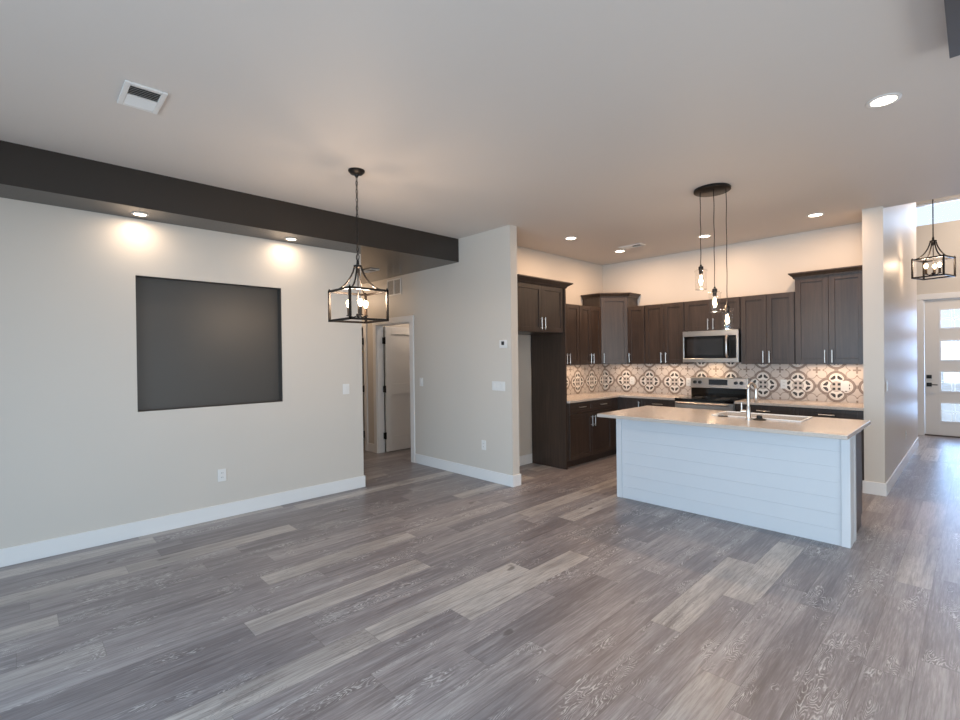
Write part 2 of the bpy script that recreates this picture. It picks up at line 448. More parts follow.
box(b, xS2-1.5, TW0, yF, yF+0.15, TZ0, TZ1); box(b, TW1, 1.32, yF, yF+0.15, TZ0, TZ1); box(b, xS2-1.5, 1.32, yF, yF+0.15, TZ1, 4.4)
struct('wall_front', b, 'wall', 'entry wall with front door')
# behind the camera: rear wall with wide glazed opening, right wall with window opening
b = BM()
box(b, xT-0.15, -4.1, YR-0.15, YR, 0, CEIL); box(b, 2.4, XR, YR-0.15, YR, 0, CEIL); box(b, -4.1, 2.4, YR-0.15, YR, 2.5, CEIL); box(b, -4.1, 2.4, YR-0.15, YR, 0, 0.15)
struct('wall_rear', b, 'wall')
b = BM()
box(b, XR, XR+0.15, YR-0.15, -0.2, 0, CEIL); box(b, XR, XR+0.15, 3.2, yS+0.1, 0, CEIL); box(b, XR, XR+0.15, -0.2, 3.2, 0, 0.4); box(b, XR, XR+0.15, -0.2, 3.2, 2.4, CEIL)
struct('wall_right', b, 'wall')

# baseboards
BH, BT = 0.135, 0.014
def base(name, segs):
    b = BM()
    for (x0, x1, y0, y1) in segs: box(b, x0, x1, y0, y1, 0.0005, BH)
    struct(name, b, 'trim', None, bevel=0.003)
base('baseboard_left', [(xT, xT+BT, YR, yT+BT), (xT-0.15, xT, yT, yT+BT)])
base('baseboard_partition', [(DA1+0.095, xP+BT, yP-BT, yP), (xP, xP+BT, yP, yP2+BT), (xK+BT, xP, yP2, yP2+BT)])
base('baseboard_passage', [(DB1+0.092, DA0-0.092, yP-BT, yP)])
base('baseboard_fridge_alcove', [(xK, xK+BT, yP2+BT, 5.262)])
base('baseboard_stub', [(xS-BT, xS2+BT, yS-BT, yS), (xS2, xS2+BT, yS, yE)])
base('baseboard_front', [(xS2-1.5, FD0-0.105, yF-BT, yF)])

# ------------------------------------------------------------------ doors and casings
def casing(name, x0, x1, h, yface, w=0.09, t=0.018, head=True):
    b = BM()
    box(b, x0-w, x0, yface-t, yface, 0.0005, h); box(b, x1, x1+w, yface-t, yface, 0.0005, h)
    box(b, x0-w-0.008, x1+w+0.008, yface-t-0.004, yface, h, h+w)
    # jamb lining
    box(b, x0, x0+0.012, yface, yface+0.117, 0.0005, h); box(b, x1-0.012, x1, yface, yface+0.117, 0.0005, h); box(b, x0+0.012, x1-0.012, yface, yface+0.117, h-0.012, h)
    struct(name, b, 'trim', None, bevel=0.003)
casing('trim_1', DA0, DA1, DH, yP)
casing('trim_2', DB0, DB1, DH, yP)
casing('trim_3', FD0, FD1, FDH, yF, 0.10)
def panel_door(name, fr, w, h, label):
    """Interior door leaf: two recessed panels. u across, n towards the viewer."""
    d = thing(name, label, 'door', fr(0, 0, 0.012)); d['kind'] = 'structure'
    b = BM(); st = 0.11; T = 0.038
    fr.box(b, 0, st, 0, T, 0.012, h); fr.box(b, w-st, w, 0, T, 0.012, h)
    for z0, z1 in ((0.012, 0.25), (0.92, 1.10), (h-0.12, h)): fr.box(b, st, w-st, 0, T, z0, z1)
    for z0, z1 in ((0.25, 0.92), (1.10, h-0.12)): fr.box(b, st, w-st, 0.010, T-0.020, z0, z1)
    obj('leaf', b, 'door', d, bevel=0.002)
    return d
fr = Frame((DA0+0.016, yP2-0.004, 0), (0, 1, 0), (1, 0, 0))
d1 = panel_door('door_1', Frame((DA0+0.018, yP2+0.012, 0), (0, 1, 0), (1, 0, 0)), 0.88, 2.025, 'white two-panel passage door standing open')
for hz in (0.27, 1.02, 1.80):
    b = BM(); box(b, DA0+0.013, DA0+0.052, yP2-0.022, yP2+0.011, hz-0.05, hz+0.05)
    tube(b, [(DA0+0.050, yP2+0.004, hz-0.055), (DA0+0.050, yP2+0.004, hz+0.055)], 0.010)
    tag(obj('hinge', b, 'black', d1), 'black door hinge')
b = BM(); box(b, DA0+0.016, DA0+0.0175, yP2+0.0, yP2+0.05, 0.012, 2.02); obj('hinge_gap_strip', b, 'blackplastic', d1)  # thin black strip set in the gap between jamb and leaf
b = BM(); tube(b, [(DA0+0.053, 5.06, 0.95), (DA0+0.10, 5.06, 0.95)], 0.012); tube(b, [(DA0+0.10, 5.06, 0.95), (DA0+0.10, 4.95, 0.95)], 0.009); obj('door_handle', b, 'black', d1, smooth=True)
d2 = panel_door('door_2', Frame((DB1-0.055, yP2+0.012, 0), (0, 1, 0), (1, 0, 0)), 0.70, 2.025, 'white passage door almost hidden behind left wall')
for hz in (0.27, 1.02, 1.80):
    b = BM(); box(b, DB1-0.016, DB1-0.002, yP-0.026, yP+0.02, hz-0.05, hz+0.05); tube(b, [(DB1+0.004, yP-0.031, hz-0.055), (DB1+0.004, yP-0.031, hz+0.055)], 0.0125)
    tag(obj('hinge', b, 'black', d2), 'black door hinge')

# front door with four lites
d3 = thing('door_3', 'white front door with four stacked glass panes and black hardware', 'door', (-0.211, yF+0.03, 0)); d3['kind'] = 'structure'
x0, x1 = -0.672, 0.250; px0, px1 = -0.478, 0.056
zs = [(0.257, 0.613), (0.792, 1.167), (1.345, 1.722), (1.916, 2.273)]
b = BM()
box(b, x0, px0, yF+0.02, yF+0.065, 0.02, 2.438); box(b, px1, x1, yF+0.02, yF+0.065, 0.02, 2.438)
prev = 0.02
for z0, z1 in zs: box(b, px0, px1, yF+0.02, yF+0.065, prev, z0); prev = z1
box(b, px0, px1, yF+0.02, yF+0.065, prev, 2.438)
obj('leaf', b, 'door', d3, bevel=0.002)
for z0, z1 in zs:
    b = BM(); w = 0.022
    box(b, px0, px0+w, yF+0.012, yF+0.02, z0, z1); box(b, px1-w, px1, yF+0.012, yF+0.02, z0, z1)
    box(b, px0+w, px1-w, yF+0.012, yF+0.02, z0, z0+w); box(b, px0+w, px1-w, yF+0.012, yF+0.02, z1-w, z1)
    f = obj('pane_frame', b, 'trim', d3)
    b = BM(); box(b, px0+0.002, px1-0.002, yF+0.040, yF+0.046, z0+0.002, z1-0.002); obj('pane', b, 'pane', f)
    b = BM()
    for xx in (px0+0.155, px0+0.195, px1-0.195, px1-0.155): box(b, xx-0.004, xx+0.004, yF+0.036, yF+0.040, z0, z1)
    zm = (z0+z1)/2
    for zz in (zm-0.02, zm+0.02): box(b, px0, px1, yF+0.036, yF+0.040, zz-0.004, zz+0.004)
    tag(obj('pane_came', b, 'nickel', f), 'grey lead came grid in pane')
b = BM(); box(b, -0.650, -0.580, yF+0.006, yF+0.02, 1.03, 1.095); lathe(b, (-0.615, yF-0.004, 1.062), [(0, -0.006), (0.016, -0.006), (0.016, 0.01), (0, 0.01)], 12, 'y'); obj('deadbolt', b, 'black', d3)
b = BM(); box(b, -0.650, -0.580, yF+0.006, yF+0.02, 0.885, 0.955); tube(b, [(-0.615, yF+0.006, 0.920), (-0.615, yF-0.045, 0.920)], 0.011); box(b, -0.628, -0.500, yF-0.055, yF-0.040, 0.911, 0.929); obj('door_handle', b, 'black', d3)
b = BM(); box(b, FD0+0.013, FD1-0.013, yF-0.02, yF+0.15, 0.0008, 0.02); struct('trim_4', b, 'threshold', 'dark threshold under front door')
# transom
w1 = thing('window_1', 'bright horizontal transom window high over the entry', 'window', ((TW0+TW1)/2, yF+0.05, TZ0)); w1['kind'] = 'structure'
b = BM(); w = 0.03
box(b, TW0, TW0+w, yF+0.04, yF+0.10, TZ0, TZ1); box(b, TW1-w, TW1, yF+0.04, yF+0.10, TZ0, TZ1); box(b, TW0+w, TW1-w, yF+0.04, yF+0.10, TZ0, TZ0+0.012); box(b, TW0+w, TW1-w, yF+0.04, yF+0.10, TZ1-w, TZ1)
obj('window_frame', b, 'trim', w1)
b = BM(); box(b, TW0+w, TW1-w, yF+0.068, yF+0.074, TZ0+0.012, TZ1-w); obj('pane', b, 'pane', w1)
# outside
b = BM(); box(b, -30, 30, yF+0.16, 60, -0.35, -0.15); struct('ground_outside', b, 'concrete', 'pale concrete drive outside the front door')

# ------------------------------------------------------------------ wall plates
def plate(name, fr, label, cat, gangs=1, kind='switch', w=0.074, h=0.118, group=None):
    t = thing(name, label, cat, fr(0, 0, 0), group)
    W_ = w + (gangs-1)*0.046
    b = BM(); fr.box(b, -W_/2, W_/2, 0.0005, 0.007, -h/2, h/2); obj('cover_plate', b, 'plate', t, bevel=0.002)
    for g in range(gangs):
        u = (g-(gangs-1)/2)*0.046
        if kind == 'switch':
            b = BM(); quadbox(b, [fr(u+uu, n if nn else 0.0071, z) for uu in (-0.016, 0.016) for nn, n in ((0, 0.007), (1, 0)) for z in (-0.033, 0.033)] if False else
                              [fr(u+uu, (0.0071 if k == 0 else (0.009 if z < 0 else 0.013)), z) for uu in (-0.016, 0.016) for k in (0, 1) for z in (-0.033, 0.033)])
            obj('rocker', b, 'plate', t)
        else:
            for z in (-0.021, 0.021):
                b = BM(); fr.box(b, u-0.016, u+0.016, 0.0071, 0.0095, z-0.014, z+0.014); so = obj('socket', b, 'plate', t, bevel=0.002)
                b = BM(); fr.box(b, u-0.008, u-0.005, 0.0096, 0.0100, z-0.004, z+0.006); fr.box(b, u+0.005, u+0.008, 0.0096, 0.0100, z-0.004, z+0.006); obj('slot', b, 'blackplastic', so)
    return t
FT = lambda y, z: Frame((xT, y, z), (0, 1, 0), (1, 0, 0))
FP = lambda x, z: Frame((x, yP, z), (1, 0, 0), (0, -1, 0))
FB = lambda x, z: Frame((x, yK-0.0085, z), (1, 0, 0), (0, -1, 0))
FH = lambda y, z: Frame((xS2, y, z), (0, 1, 0), (1, 0, 0))
plate('wall_outlet', FT(1.399, 0.414), 'white wall outlet low on the left wall under the dark niche', 'outlet', 1, 'outlet')
plate('light_switch', FT(2.714, 1.168), 'white light switch on the left wall beside the passage', 'light switch', 1, w=0.080)
plate('wall_outlet', FP(-4.233, 0.431), 'white wall outlet low on the partition wall', 'outlet', 1, 'outlet')
plate('light_switch', FP(-5.489, 1.173), 'white single light switch right of the open passage door', 'light switch')
plate('light_switch', FP(-3.968, 1.168), 'wide white light switch plate below the thermostat', 'light switch', 4, h=0.110)
plate('light_switch', FH(6.723, 1.151), 'white light switch near the edge of the entry hall wall', 'light switch')
plate('wall_outlet', FH(8.62, 0.393), 'white outlet low on the entry hall wall', 'outlet', 1, 'outlet')
plate('wall_outlet', FB(-2.982, 1.108), 'white outlet on the tiled backsplash left of the range', 'outlet', 1, 'outlet')
plate('wall_outlet', FB(-1.754, 1.117), 'white outlet on the tiled backsplash second from the right end', 'outlet', 1, 'outlet')
plate('light_switch', FB(-1.114, 1.113), 'white light switch at the right end of the tiled backsplash', 'light switch', 1, w=0.080)
plate('wall_outlet', FB(-3.892, 1.106), 'white outlet on the tiled backsplash near the kitchen corner', 'outlet', 1, 'outlet')
t = thing('thermostat', 'small white thermostat with dark screen on the partition wall', 'thermostat', (-3.875, yP, 1.667))
fr = FP(-3.875, 1.667)
b = BM(); fr.box(b, -0.058, 0.058, 0.0005, 0.022, -0.048, 0.048); obj('case', b, 'plate', t, bevel=0.006)
b = BM(); fr.box(b, -0.022, 0.022, 0.0221, 0.0235, -0.012, 0.030); obj('screen', b, 'display', t)
# return-air grille on the partition
t = thing('return_air_grille', 'white wall grille above the open passage door', 'vent', (-6.14, yP, 2.585))
fr = FP(-6.14, 2.592)
b = BM(); W2, H2 = 0.185, 0.125
fr.box(b, -W2, W2, 0.0005, 0.012, -H2, -H2+0.022); fr.box(b, -W2, W2, 0.0005, 0.012, H2-0.022, H2); fr.box(b, -W2, -W2+0.022, 0.0005, 0.012, -H2+0.022, H2-0.022); fr.box(b, W2-0.022, W2, 0.0005, 0.012, -H2+0.022, H2-0.022); fr.box(b, -0.011, 0.011, 0.0005, 0.011, -H2+0.022, H2-0.022)
obj('frame', b, 'plate', t, bevel=0.002)
b = BM(); k = -H2+0.03
while k < H2-0.03:
    quadbox(b, [fr(u, n, k+zz+dz) for u in (-W2+0.022, W2-0.022) for n, zz in ((0.002, 0.008), (0.009, 0.0)) for dz in (0, 0.002)]); k += 0.014
obj('louvers', b, 'plate', t)
b = BM(); fr.box(b, -W2+0.01, W2-0.01, 0.0004, 0.0012, -H2+0.01, H2-0.01); obj('backing', b, 'grillegap', t)

# ceiling registers
def register(loc, lx, ly, label, along='x'):
    cx, cy, cz = loc
    t = thing('ceiling_vent', label, 'vent', loc, 'ceiling supply registers')
    b = BM(); m_ = 0.028; z0, z1 = cz-0.012, cz-0.0005
    box(b, cx-lx/2, cx+lx/2, cy-ly/2, cy-ly/2+m_, z0, z1); box(b, cx-lx/2, cx+lx/2, cy+ly/2-m_, cy+ly/2, z0, z1)
    box(b, cx-lx/2, cx-lx/2+m_, cy-ly/2+m_, cy+ly/2-m_, z0, z1); box(b, cx+lx/2-m_, cx+lx/2, cy-ly/2+m_, cy+ly/2-m_, z0, z1)
    obj('frame', b, 'plate', t, bevel=0.003)
    b = BM(); box(b, cx-lx/2+m_, cx+lx/2-m_, cy-ly/2+m_, cy+ly/2-m_, cz-0.0015, cz-0.0006); obj('backing', b, 'blackplastic', t)
    # two banks of slats leaning away from the middle
    b = BM(); x = cx-lx/2+m_+0.006
    n = 12; span = lx-2*m_
    for i in range(n):
        x = cx-span/2 + (i+0.5)*span/n; s = -1 if i < n/2 else 1
        quadbox(b, [(x+dx+w_, yy, zz) for dx, zz in ((-s*0.008, cz-0.003), (s*0.008, cz-0.013)) for yy in (cy-ly/2+m_, cy+ly/2-m_) for w_ in (0, 0.0015)])
    obj('slats', b, 'plate', t)
    b = BM(); box(b, cx-0.004, cx+0.004, cy-ly/2+m_, cy+ly/2-m_, cz-0.013, cz-0.002); obj('divider', b, 'plate', t)
    return t
register((-3.358, 0.540, CEIL), 0.305, 0.200, 'large white ceiling register at the upper left over the living area')
register((-3.36, 6.22, CEIL), 0.34, 0.15, 'white ceiling register over the kitchen beside a recessed light')
register((-5.89, 3.55, SOFF), 0.30, 0.15, 'white register in the charcoal passage ceiling behind the lantern pendant')

# recessed lights
def can(loc, label, watts=9, r=0.085, col=WARM):
    x, y, z = loc
    t = thing('recessed_light', label, 'recessed light', loc, 'recessed ceiling downlights')
    b = BM(); lathe(b, loc, [(r*0.74, -0.0008), (r, -0.0008), (r, -0.004), (r*0.80, -0.008), (r*0.74, -0.006), (r*0.74, -0.0008)], 32); obj('trim_ring', b, 'plate', t, smooth=True)
    b = BM(); lathe(b, (x, y, z), [(0, -0.005), (r*0.73, -0.005), (r*0.73, -0.001), (0, -0.001)], 32); obj('lens', b, 'lens', t)
    l = bpy.data.lights.new('downlight', 'AREA'); l.shape = 'DISK'; l.size = r*1.4; l.energy = watts; l.color = col
    o = bpy.data.objects.new('downlight', l); COL.objects.link(o); o.location = (x, y, z-0.010)
    return t
KW = 15.5; KC = (1.0, 0.66, 0.42)
can((-0.392, 3.815, CEIL), 'large bright recessed light at the upper right of the ceiling', 26, 0.085, (1.0, 0.88, 0.76))
can((-3.66, 5.195, CEIL), 'recessed ceiling light above the refrigerator cabinet', KW, 0.085, KC)
can((-3.64, 6.387, CEIL), 'recessed ceiling light near the kitchen corner beside the register', KW, 0.085, KC)
can((-2.45, 6.425, CEIL), 'recessed ceiling light seen between the cords of the pendant cluster', KW, 0.085, KC)
can((-1.243, 6.39, CEIL), 'recessed ceiling light above the right tall wall cabinets', KW, 0.085, KC)
can((-4.858, 0.753, SOFF), 'left recessed light under the charcoal soffit', 2.9, 0.06, (1.0, 0.78, 0.58))
can((-4.865, 2.030, SOFF), 'right recessed light under the charcoal soffit', 2.9, 0.06, (1.0, 0.78, 0.58))
def point(name, loc, w, col=WARM, r=0.03):
    l = bpy.data.lights.new(name, 'POINT'); l.energy = w; l.color = col; l.shadow_soft_size = r
    o = bpy.data.objects.new(name, l); COL.objects.link(o); o.location = loc
point('passage_fill', (-7.4, 3.54, 2.55), 20); point('back_room_fill', (-6.15, 4.85, 2.48), 12, (1.0, 0.84, 0.70))  # unseen lamps added to light the passage and the open door leaf

# ------------------------------------------------------------------ lantern pendants
def lantern(name, c, s, ztop, zbot, zhub, zcan, rz, label, group, chain=True, watts=18):
    cx, cy = c
    R_ = lambda x, y, z: (cx+x*math.cos(rz)-y*math.sin(rz), cy+x*math.sin(rz)+y*math.cos(rz), z)
    t = thing(name, label, 'pendant light', (cx, cy, zcan), group)
    b = BM(); lathe(b, (cx, cy, zcan), [(0, -0.0005), (0.066, -0.0005), (0.066, -0.010), (0.050, -0.028), (0.016, -0.036), (0.012, -0.055), (0, -0.055)], 28); obj('canopy', b, 'bronze', t, smooth=True)
    if chain:
        b = BM(); z = zcan-0.05; k = 0; L = 0.042
        while z-L*0.78 > zhub+0.10:
            pts = []
            for i in range(12):
                a = 2*PI*i/12; xx = 0.0085*math.cos(a); zz = (L/2)*math.sin(a)
                pts.append((cx+(xx if k % 2 == 0 else 0), cy+(0 if k % 2 == 0 else xx), z-L/2+zz))
            tube(b, pts, 0.0026, 6, closed=True); z -= L*0.80; k += 1
        obj('chain', b, 'bronze', t, smooth=True)
        b = BM(); tube(b, [(cx+0.004*math.sin(i*1.3), cy+0.004*math.cos(i*1.1), zcan-0.05-(zcan-0.05-zhub-0.05)*i/20) for i in range(21)], 0.0022, 6); obj('cord', b, 'bronze', t)
        b = BM(); tube(b, [(cx+0.022*math.cos(2*PI*i/16), cy, zhub+0.080+0.026*math.sin(2*PI*i/16)) for i in range(16)], 0.004, 8, closed=True); obj('loop', b, 'bronze', t, smooth=True)
    else:
        b = BM(); tube(b, [(cx, cy, zcan-0.05), (cx, cy, zhub+0.02)], 0.006, 8); obj('stem', b, 'bronze', t)
    b = BM(); lathe(b, (cx, cy, zhub), [(0, 0.055), (0.010, 0.055), (0.012, 0.02), (0.034, 0.012), (0.034, -0.004), (0.016, -0.012), (0.010, -0.05), (0, -0.05)], 20); obj('hub', b, 'bronze', t, smooth=True)
    h = s/2; bar = 0.0085
    for zz, rn in ((ztop, 'upper_cage_ring'), (zbot, 'lower_cage_ring')):
        b = BM()
        for i in range(4):
            A = [(-h, -h), (h, -h), (h, h), (-h, h)][i]; B = [(-h, -h), (h, -h), (h, h), (-h, h)][(i+1) % 4]
            x0, x1 = sorted((A[0], B[0])); y0, y1 = sorted((A[1], B[1]))
            quadbox(b, [R_(x, y, z) for x in (x0-bar, x1+bar) for y in (y0-bar, y1+bar) for z in (zz-bar, zz+bar)])
        obj(rn, b, 'bronze', t)
    for sx in (-1, 1):
        for sy in (-1, 1):
            b = BM(); quadbox(b, [R_(sx*h+dx, sy*h+dy, z) for dx in (-bar, bar) for dy in (-bar, bar) for z in (zbot+bar, ztop-bar)]); obj('corner_post', b, 'bronze', t)
            b = BM(); pts = []
            for i in range(11):
                q = i/10; e = q**1.0
                rr = 0.02 + (h-0.02)*(q**1.25); z = zhub-0.0 - (zhub-ztop-0.002)*(1-(1-q)**2.1)
                pts.append(R_(sx*rr, sy*rr, z))
            tube(b, pts, 0.0072, 8); obj('curved_arm', b, 'bronze', t, smooth=True)
            b = BM(); p = R_(sx*h, sy*h, ztop+bar); lathe(b, p, [(0.006, 0), (0.008, 0.006), (0.004, 0.012), (0, 0.014)], 10); obj('finial', b, 'bronze', t, smooth=True)
    # inner stem, spider and candles
    b = BM(); tube(b, [(cx, cy, zhub-0.04), (cx, cy, zbot+0.035)], 0.005, 8); lathe(b, (cx, cy, zbot+0.03), [(0, 0.03), (0.018, 0.024), (0.020, 0.005), (0.008, -0.006), (0, -0.016)], 16); obj('inner_stem', b, 'bronze', t, smooth=True)
    for k in range(3):
        a = rz + math.radians(222) + k*2*PI/3; px, py = cx+0.080*math.cos(a)*s/0.335, cy+0.080*math.sin(a)*s/0.335
        b = BM(); tube(b, [(cx, cy, zbot+0.045), ((cx+px)/2, (cy+py)/2, zbot+0.028), (px, py, zbot+0.038)], 0.005, 8); lathe(b, (px, py, zbot+0.035), [(0.004, 0), (0.020, 0.004), (0.020, 0.009), (0.004, 0.010)], 14)
        ar = obj('candle_arm', b, 'bronze', t, smooth=True)
        b = BM(); lathe(b, (px, py, zbot+0.045), [(0, 0), (0.0125, 0), (0.0125, 0.062), (0, 0.062)], 14); obj('candle_sleeve', b, 'candle', ar, smooth=True)
        b = BM(); lathe(b, (px, py, zbot+0.108), [(0, 0), (0.010, 0.002), (0.017, 0.018), (0.021, 0.034), (0.018, 0.050), (0.010, 0.059), (0, 0.062)], 18); obj('bulb', b, 'bulb', ar, smooth=True)
        point('candle_light', (px, py, zbot+0.20), watts/3)
    return t
lantern('lantern_pendant', (-3.507, 2.008), 0.335, 2.064, 1.826, 2.262, CEIL, 0.0, 'dark bronze open cage lantern with three bulbs hanging over the living floor', 'cage lantern pendants', True, 25)
lantern('lantern_pendant', (-0.380, 8.20), 0.300, 2.665, 2.440, 2.880, 4.40, -0.30, 'dark cage lantern hanging in the tall entry near the front door', 'cage lantern pendants', False, 9)

# ------------------------------------------------------------------ pendant cluster over the island
t = thing('pendant_cluster', 'three clear glass jar pendants on one round dark canopy above the island', 'pendant light', (-1.702, 4.652, CEIL))
b = BM(); lathe(b, (-1.702, 4.652, CEIL), [(0, -0.0005), (0.154, -0.0005), (0.157, -0.006), (0.157, -0.023), (0.150, -0.028), (0, -0.028)], 48); obj('canopy', b, 'bronze', t, smooth=True)
for (px, py, zc) in ((-1.782, 4.580, 2.303), (-1.666, 4.592, 2.086), (-1.582, 4.657, 1.928)):
    b = BM(); n = 24; L = CEIL-0.028-zc-0.03
    tube(b, [(px+0.0014*math.sin(i*0.9+px*9), py+0.0012*math.sin(i*0.7), CEIL-0.026-L*i/n) for i in range(n+1)], 0.0035, 8); co_ = obj('cord', b, 'bronze', t, smooth=True)
    b = BM(); lathe(b, (px, py, zc), [(0, 0.045), (0.008, 0.045), (0.010, 0.030), (0.022, 0.026), (0.022, -0.004), (0.017, -0.008), (0.017, -0.040), (0, -0.040)], 20); sk = obj('socket', b, 'bronze', t, smooth=True)
    # glass jar: shoulder lip, straight body, thick base, open at the neck
    rb = 0.0485
    b = BM(); lathe(b, (px, py, zc), [(0.023, 0.000), (0.048, -0.002), (0.055, -0.008), (0.056, -0.014), (0.047, -0.022), (rb, -0.034), (rb, -0.186)], 36)
    obj('glass_shade', b, 'glass', t, smooth=True)
    b = BM(); tube(b, [(px+rb*math.cos(2*PI*i/36), py+rb*math.sin(2*PI*i/36), zc-0.186) for i in range(36)], 0.0022, 6, True); tag(obj('shade_rim', b, 'rimglass', t, smooth=True), 'thick glass rim')
    b = BM(); lathe(b, (px, py, zc-0.042), [(0, 0), (0.013, -0.002), (0.015, -0.02), (0.030, -0.055), (0.031, -0.075), (0.020, -0.098), (0, -0.105)], 20); bu = obj('bulb', b, 'glass', t, smooth=True)
    b = BM()
    for k in range(4):
        a = k*PI/2; tube(b, [(px+0.006*math.cos(a), py+0.006*math.sin(a), zc-0.058), (px+0.014*math.cos(a), py+0.014*math.sin(a), zc-0.115)], 0.0035, 6)
    obj('filament', b, 'filament', bu)
    point('pendant_light', (px, py, zc-0.12), 5, WARM, 0.02)

# ------------------------------------------------------------------ kitchen cabinets
def shaker(b, fr, u0, u1, z0, z1, n0=0.0, t=0.020, rail=0.058):
    fr.box(b, u0, u0+rail, n0, n0+t, z0, z1); fr.box(b, u1-rail, u1, n0, n0+t, z0, z1)
    fr.box(b, u0+rail, u1-rail, n0, n0+t, z0, z0+rail); fr.box(b, u0+rail, u1-rail, n0, n0+t, z1-rail, z1)
    fr.box(b, u0+rail, u1-rail, n0, n0+t-0.010, z0+rail, z1-rail)
def bar_handle(fr, u, z, length, n, vertical, parent):
    b = BM(); h = length/2; off = 0.030
    if vertical:
        tube(b, [fr(u, n+off, z-h), fr(u, n+off, z+h)], 0.0065, 10)
        for s in (-1, 1): tube(b, [fr(u, n, z+s*(h-0.02)), fr(u, n+off, z+s*(h-0.02))], 0.005, 8)
    else:
        tube(b, [fr(u-h, n+off, z), fr(u+h, n+off, z)], 0.0065, 10)
        for s in (-1, 1): tube(b, [fr(u+s*(h-0.02), n, z), fr(u+s*(h-0.02), n+off, z)], 0.005, 8)
    return tag(obj('handle', b, 'nickel', parent, smooth=True), 'brushed nickel bar handle')
G = 0.0015
def door(t, fr, u0, u1, z0, z1, hside=None, hz=None, hl=0.15, name='door'):
    b = BM(); shaker(b, fr, u0+G, u1-G, z0+G, z1-G); d = obj(name, b, 'cab', t, bevel=0.0015)
    if hside is not None: bar_handle(fr, (u0+0.035 if hside < 0 else u1-0.035), hz, hl, 0.020, True, d)
    return d
def drawer(t, fr, u0, u1, z0, z1):
    b = BM(); shaker(b, fr, u0+G, u1-G, z0+G, z1-G, rail=0.04); d = obj('drawer', b, 'cab', t, bevel=0.0015)
    bar_handle(fr, (u0+u1)/2, (z0+z1)/2+0.01, 0.15, 0.020, False, d); return d
UZ0, UZ1, TZT = 1.383, 2.270, 2.432
yUc = 6.864            # carcass front of the rear wall cabinets
xUc = -4.102
FBK = Frame((0, yUc, 0), (1, 0, 0), (0, -1, 0))
FLF = Frame((xUc, 0, 0), (0, 1, 0), (1, 0, 0))
CROWN = [(0.001, TZT-0.012), (0.012, TZT-0.012), (0.018, TZT+0.008), (0.050, TZT+0.040), (0.056, TZT+0.044), (0.056, TZT+0.058), (0.001, TZT+0.058)]
def wall_cab_back(x0, x1, z0, z1, doors, label, hz=1.475):
    t = thing('wall_cabinet', label, 'cabinet', ((x0+x1)/2, yK, z0), 'dark wall cabinets')
    b = BM(); box(b, x0+G, x1-G, yUc, yK-0.001, z0, z1); obj('body', b, 'cab', t)
    n = doors if isinstance(doors, int) else 2
    if n == 1: door(t, FBK, x0+0.004, x1-0.004, z0+0.004, z1-0.004, -1, hz)
    else:
        xm = (x0+x1)/2
        door(t, FBK, x0+0.004, xm, z0+0.004, z1-0.004, 1, hz); door(t, FBK, xm, x1-0.004, z0+0.004, z1-0.004, -1, hz)
    return t
t = wall_cab_back(-1.553, -0.872, UZ0, TZT, 2, 'tall dark double-door wall cabinet with crown at the right end')
b = BM(); sweep(b, [(-0.872, yUc-0.02), (-1.553+G, yUc-0.02), (-1.553+G, yK-0.002)], CROWN, -1); obj('crown_moulding', b, 'cab', t)
wall_cab_back(-2.165, -1.555, UZ0, UZ1, 2, 'dark double-door wall cabinet right of the microwave')
t = wall_cab_back(-2.902, -2.167, 1.842, UZ1, 2, 'short dark double-door cabinet directly above the microwave', 1.930)
wall_cab_back(-3.500, -2.904, UZ0, UZ1, 2, 'dark double-door wall cabinet left of the microwave')
wall_cab_back(-3.785, -3.502, UZ0, UZ1, 1, 'narrow single-door dark wall cabinet right of the diagonal corner cabinet')
# diagonal corner cabinet
t = thing('corner_wall_cabinet', 'taller diagonal corner wall cabinet with crown moulding', 'cabinet', (-4.1, 6.9, UZ0), 'dark wall cabinets')
A_, B_ = Vector((xUc, 6.575)), Vector((-3.789, yUc+0.012))
poly = [(xK+0.001, yK-0.001), (xK+0.001, 6.575), (A_.x, A_.y), (B_.x, B_.y), (-3.789, yK-0.001)]
b = BM(); prism(b, poly, UZ0, TZT); obj('body', b, 'cab', t)
dd = (B_-A_); L = dd.length; dn = dd.normalized()
FDG = Frame((A_.x, A_.y, 0), (dn.x, dn.y, 0), (dn.y, -dn.x, 0))
door(t, FDG, 0.010, L-0.010, UZ0+0.004, TZT-0.014, -1, 1.475)
nrm = Vector((dn.y, -dn.x))*0.02
b = BM(); sweep(b, [(xK+0.002, 6.575), (A_.x+0.006, 6.575), (B_.x, B_.y-0.006), (-3.789, yK-0.002)], CROWN, 1); obj('crown_moulding', b, 'cab', t)
# left-wall cabinets
for (y0, y1, lab) in ((5.300, 5.985, 'dark double-door wall cabinet on the left kitchen wall next to the refrigerator panel'), (5.987, 6.573, 'dark double-door wall cabinet on the left kitchen wall beside the diagonal corner cabinet')):
    t = thing('wall_cabinet', lab, 'cabinet', (xK, (y0+y1)/2, UZ0), 'dark wall cabinets')
    b = BM(); box(b, xK+0.001, xUc, y0+G, y1-G, UZ0, UZ1); obj('body', b, 'cab', t)
    ym = 5.668 if y0 < 5.5 else (y0+y1)/2
    door(t, FLF, y0+0.004, ym, UZ0+0.004, UZ1-0.004, 1, 1.475); door(t, FLF, ym, y1-0.004, UZ0+0.004, UZ1-0.004, -1, 1.475)
